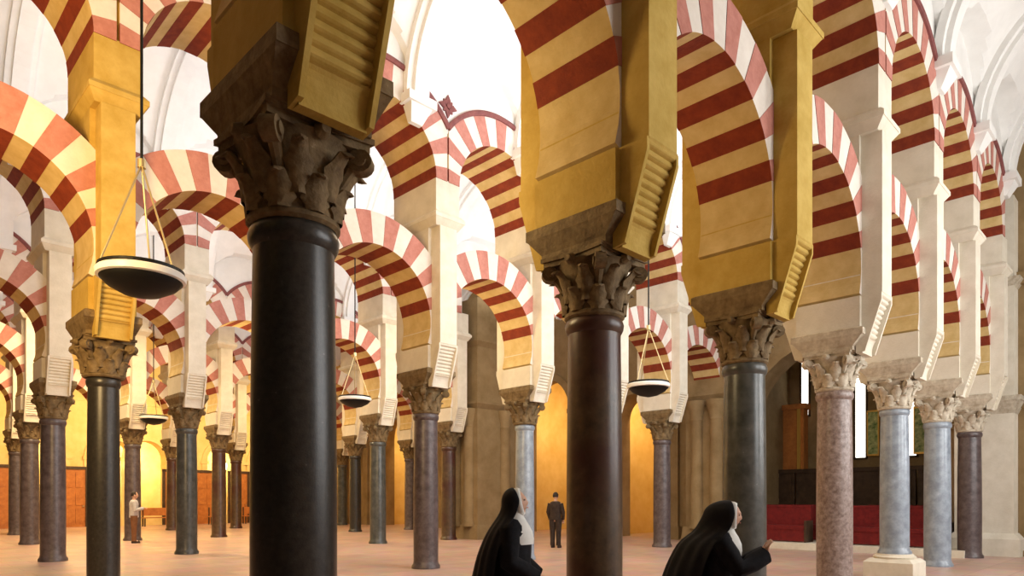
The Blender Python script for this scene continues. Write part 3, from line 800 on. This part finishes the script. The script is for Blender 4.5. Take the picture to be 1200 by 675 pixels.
def nun(x, d, height, rz, label, arms, tilt, lean=0.0, headfwd=.03, puff=0.0):
    s = height/1.70
    t = thing('person', label, 'person', at(x, d), rz); t.scale = (s,s,s)
    hc = (0, headfwd+lean*1.25, 1.555)
    body(t, arms, tilt, hc, lean)
    face_parts(t, hc, tilt)
    # habit
    b = MB(); rings = []
    for z, rx, ry, cy in ((.015,.34,.30,0),(.3,.29,.25,0),(.6,.25,.21,0),(.9,.215,.175,0),(1.05,.19,.155,lean*.3),(1.2,.205,.16,lean*.6),(1.30,.215,.15,lean*.8),(1.365,.19,.12,lean*.9),(1.405,.12,.09,lean),(1.43,.075,.075,lean*1.05)):
        rings.append(ell(0, cy, z, rx, ry, 48, fold=.035 if z < 1.0 else .008, nf=13))
    b.loft(rings); link('habit', b.mesh('habit', [M['habit']], True, 60), t)
    for sd in (-1, 1):
        e, w, pd = arms[sd]
        b = MB(); sleeve(b, (sd*.17, lean*.9, 1.335), e, w, .085, .085, .075); link('sleeve', b.mesh('sleeve', [M['habit']], True, 60), t)
    # white guimpe: cape over chest and shoulders plus coif round the face
    b = MB(); rings = []
    for z, rx, ry, cy in ((1.205,.190,.166,.012+lean*.7),(1.25,.198,.164,.016+lean*.8),(1.31,.188,.150,.018+lean*.9),(1.37,.150,.122,.015+lean),(1.41,.095,.10,.012+lean),(1.45,.068,.078,.01+lean*1.1),(1.485,.066,.082,hc[1]-.018)):
        rings.append([(rx*cos(a), cy+ry*sin(a), z) for a in [R(2)+ (pi-R(4))*k/24 for k in range(25)]] + [(rx*.96*cos(a), cy+ry*.93*sin(a), z) for a in [R(2)+(pi-R(4))*k/24 for k in reversed(range(25))]])
    b.loft(rings); link('guimpe', b.mesh('guimpe', [M['linen']], True, 60), t)
    rotm = Matrix.Rotation(tilt, 3, 'X'); C_ = Vector(hc)
    b = MB(); rings = []               # coif band over the forehead, down the cheeks
    N_ = 40
    for dy, q in ((.058, .98), (.036, 1.08), (-.01, 1.14)):
        rings.append([C_ + rotm @ Vector((.072*q*cos(a), dy, .112*q*sin(a)+.002)) for a in [2*pi*k/N_ for k in range(N_)]])
    inner = [[p + rotm @ Vector((0,0,0)) for p in r] for r in rings]
    b.loft(rings, caps=False); cf = link('coif', b.mesh('coif', [M['linen']], True, 70), t)
    md = cf.modifiers.new('t', 'SOLIDIFY'); md.thickness = .004
    # veil
    b = MB(); rings = []
    NV = 40
    def veil_ring(z, rx, ryb, cy, half, front):   # arc from the front-left edge round the back to front-right
        out = []
        for k in range(NV+1):
            a = -half + 2*half*k/NV
            fo = 1 + .03*sin(k*1.3 + z*5)*(1 if z < 1.45 else 0)
            out.append(Vector((rx*fo*sin(a), cy - (ryb+puff*.6*max(0, cos(a)))*fo*cos(a), z)))
        return out
    crown = C_ + Vector((0,-.01,.145))
    hv = []
    for i in range(0, 9):              # dome over the head (in tilted head space)
        q = i/8; ph = q*pi/2
        ring = []
        for k in range(NV+1):
            a = R(-118) + R(236)*k/NV
            p = Vector((.098*sin(ph)*sin(a)*(1+puff), -.012 - (.118+puff*.45*max(0, cos(a)))*sin(ph)*cos(a), .138*cos(ph)))
            if i == 8: p.z = .0
            ring.append(C_ + rotm @ p)
        hv.append(ring)
    low = []
    for z, rx, ry, cy, half in ((1.47,.105,.125,hc[1]-.02,R(108)),(1.41,.135,.145,hc[1]-.035,R(98)),(1.34,.20,.18,-.02+lean*.6,R(88)),(1.25,.245,.22,-.03+lean*.5,R(82)),(1.1,.265,.26,-.05+lean*.3,R(78)),(.95,.28,.29,-.05,R(76)),(.80,.295,.32,-.06,R(74))):
        low.append(veil_ring(z, rx, ry, cy, half, 0))
    b.loft(hv+low, closed=False, caps=False)
    vo = link('veil', b.mesh('veil', [M['veil']], True, 80), t)
    md = vo.modifiers.new('t', 'SOLIDIFY'); md.thickness = .007; md.offset = 1
    md = vo.modifiers.new('s', 'SUBSURF'); md.levels = md.render_levels = 1
    for sd in (-1, 1):
        b = MB(); b.lathe([(.05,0),(.055,.02),(.05,.06),(.03,.085)], 16)
        me = b.mesh('shoe', [M['habit']], True); so = link('shoe', me, t, (sd*.105,.06,0)); so.scale = (1,2.6,1)
    return t
nun(601, 2.52, 1.50, R(-98), 'nun in black veil and white collar at centre, looking up to the right',
    {-1: ((-.22,.0,1.07), (-.10,.19,.93), (.7,.4,.0)), 1: ((.22,.0,1.07), (.08,.20,.92), (-.7,.4,.0))}, R(12), 0)
nun(838, 2.42, 1.40, R(-108), 'nun in black veil at right with raised hands, beside the grey-green column',
    {-1: ((-.21,.20,1.10), (-.05,.40,1.22), (.1,.25,.95)), 1: ((.21,.20,1.10), (.05,.41,1.22), (-.1,.25,.95))}, R(-2), .06, .05, puff=.22)

def visitor(x, d, h, rz, label, top, trousers, arms, bag=False):
    s = h/1.70; t = thing('person', label, 'person', at(x, d), rz); t.scale = (s,s,s)
    body(t, arms, 0, (0,.03,1.555))
    b = MB(); b.loft([ell(0,0,z,rx,ry,32,fold=.02) for z, rx, ry in ((.84,.185,.14),(1.0,.175,.135),(1.15,.175,.13),(1.3,.20,.135),(1.37,.17,.11),(1.41,.09,.08))]); link('shirt', b.mesh('shirt',[top],True,60), t)
    for sd in (-1, 1):
        e, w, pd = arms[sd]; b = MB(); sleeve(b, (sd*.17,0,1.335), e, w, .075, .06, .045); link('sleeve', b.mesh('sleeve',[top],True,60), t)
        b = MB(); b.loft([ell(sd*.095,0,z,r,r,20) for z, r in ((.90,.11),(.7,.10),(.48,.08),(.2,.07),(.07,.075))]); link('trouser_leg', b.mesh('trouser_leg',[trousers],True,60), t)
        b = MB(); b.lathe([(.045,0),(.05,.03),(.045,.07)], 16); so = link('shoe', b.mesh('shoe',[M['cloth_dark']],True), t, (sd*.105,.05,0)); so.scale = (1,2.6,1)
    b = MB(); rings = []
    for i in range(1, 9):
        ph = i/8*R(105); rings.append([(.086*sin(ph)*cos(a), .012+.102*sin(ph)*sin(a)*(1 if sin(a) < 0 else .75), 1.565+.128*cos(ph)+(0.03 if sin(a)>0.2 and i>5 else 0)) for a in [2*pi*k/28 for k in range(28)]])
    b.loft(rings); link('hair', b.mesh('hair',[M['hair']],True,60), t)
    return t
dn = {-1: ((-.24,.0,1.08), (-.22,.10,.86), None), 1: ((.24,.0,1.08), (.20,.12,.86), None)}
fw = {-1: ((-.24,.02,1.08), (-.12,.25,1.12), None), 1: ((.24,.02,1.08), (.10,.26,1.14), None)}
visitor(157, 10.6, 1.66, R(-60), 'distant visitor in pale grey top and brown trousers, right of the slender black column', M['cloth_grey'], M['cloth_brown'], fw)
visitor(651, 9.6, 1.62, R(-25), 'distant visitor in dark clothes left of the tall brown column', M['cloth_dark'], M['cloth_dark'], dn)

# unseen right wall, added with openings to hold the side area lamps
b = MB(); xs = -3.0
for (c, hw) in ((8.5,1.1),(12.5,1.1),(16.5,1.1)):
    b.box(xs, c-hw, -.5, 0, 0, 12); b.box(c-hw, c+hw, -.5, 0, 0, 2.2); b.box(c-hw, c+hw, -.5, 0, 7.2, 12); xs = c+hw
b.box(xs, UEND, -.5, 0, 0, 12)
struct('wall_right_added', b.mesh('wall_right_added', [M['plaster']]), W(0, -3.4), AZ)
# ------------------------------------------------------------------ light
def area(name, loc, direction, sx, sy, power, color):
    l = bpy.data.lights.new(name, 'AREA'); l.shape = 'RECTANGLE'; l.size = sx; l.size_y = sy; l.energy = power; l.color = color
    o = bpy.data.objects.new(name, l); col.objects.link(o); o.location = loc
    o.rotation_euler = Vector(direction).to_track_quat('-Z', 'Y').to_euler(); return o
du = Vector((.7071,.7071,0)); dv = Vector((-.7071,.7071,0)); UP = Vector((0,0,1))
DAY = (.98,.98,.97); COOL = (.90,.95,1.0); WARM = (1,.74,.38); AMB = (1,.70,.34)
# uplights washing the vaults
for (u, v, P) in ((16,.2,8),(8,7.4,45),(11.5,7.4,130),(17,7.4,130),(3,14.6,70),(9,14.6,140),(16,14.6,140),(0,21.8,100),(8,21.8,120),(16,21.8,120),(4,29,70),(14,29,70)):
    area('vault_light', W(u, v, 7.7), UP, 2.5, 2.5, P, COOL if v > 5 else DAY)
# added area lamps in the unseen wall's openings, brightening the first row's near faces
for (u, P) in ((8.5, 300), (12.5, 380), (16.5, 320)):
    area('white_fill', W(u, -3.5, 4.7), dv*1.0, 2.1, 4.8, P, DAY)
# added lamps hung unseen in the aisles, brightening near faces of rows B, C
for (u, P) in ((9.5, 190), (14.5, 190), (6.5, 45)):
    area('white_fill', W(u, V['A']+1.2, 6.2), dv, 3.0, 2.5, P, COOL)
for (u, P) in ((6, 100), (12, 130)):
    area('white_fill', W(u, V['B']+1.2, 6.2), dv, 3.0, 2.5, P, COOL)
# warm floods
area('flood', W(3.4, 6.0, 4.3), du*1 + dv*-.45 + UP*.15, 1.2, 1.2, 70, WARM)
area('flood', W(-1.0, 6.5, 4.6), du*.25 + dv*1 + UP*.35, 2, 2, 650, (1,.66,.28))
area('flood', W(8.5, 13.0, 5.5), du*1 - dv*.25 + UP*.1, 1.5, 1.5, 110, WARM)
area('flood', W(7.0, 19.5, 5.0), du*1 - dv*.2 + UP*.1, 1.5, 1.5, 90, WARM)
# far left zone warm
for (u, P) in ((4, 300), (11, 420), (18, 300)):
    area('flood', W(u, V['E']+2.5, 5.5), dv*1 - UP*.25, 3, 2, P, AMB)
for (u, v, P) in ((6, 29, 650), (14, 29, 320), (12, 22, 220), (5, 22, 600), (12, 14.6, 130), (10, 7.4, 60)):
    area('downlight', W(u, v, 7.5), -UP, 2, 2, P, WARM)
for (p0, p1, P) in ((722, 768, 130), (612, 668, 150), (446, 486, 170)):
    v = (v_at_px(p0)+v_at_px(p1))/2
    area('chapel_light', W(UEND+1.0, v, 5.2), du - UP*.3, 1.2, 1.2, P, AMB)
for px in (48, 130, 172, 262, 312):
    area('niche_light', LW(u_at_px(px), .9, 4.0), dv - UP*.3, 1.0, .6, 130, (1,.8,.42))
area('chapel_light', W(UEND+1.2, v_at_px(980), 6.4), du*.3 - UP, 2, 2, 16, WARM)
w = bpy.data.worlds.new('World'); sc.world = w; w.use_nodes = True
w.node_tree.nodes['Background'].inputs[0].default_value = (1,.86,.66,1); w.node_tree.nodes['Background'].inputs[1].default_value = .03

# ------------------------------------------------------------------ camera
cd = bpy.data.cameras.new('Camera'); cam = bpy.data.objects.new('Camera', cd); col.objects.link(cam)
cam.location = (0, 0, CAMZ); cam.rotation_euler = (R(90), 0, 0)
cd.sensor_fit = 'HORIZONTAL'; cd.sensor_width = 36; cd.lens = 24; cd.shift_y = (585-337.5)/1200; cd.clip_start = .05
sc.camera = cam
sc.view_settings.view_transform = 'Standard'; sc.view_settings.look = 'None'; sc.view_settings.gamma = 1
sc.view_settings.use_curve_mapping = False; sc.view_settings.exposure = 0.0
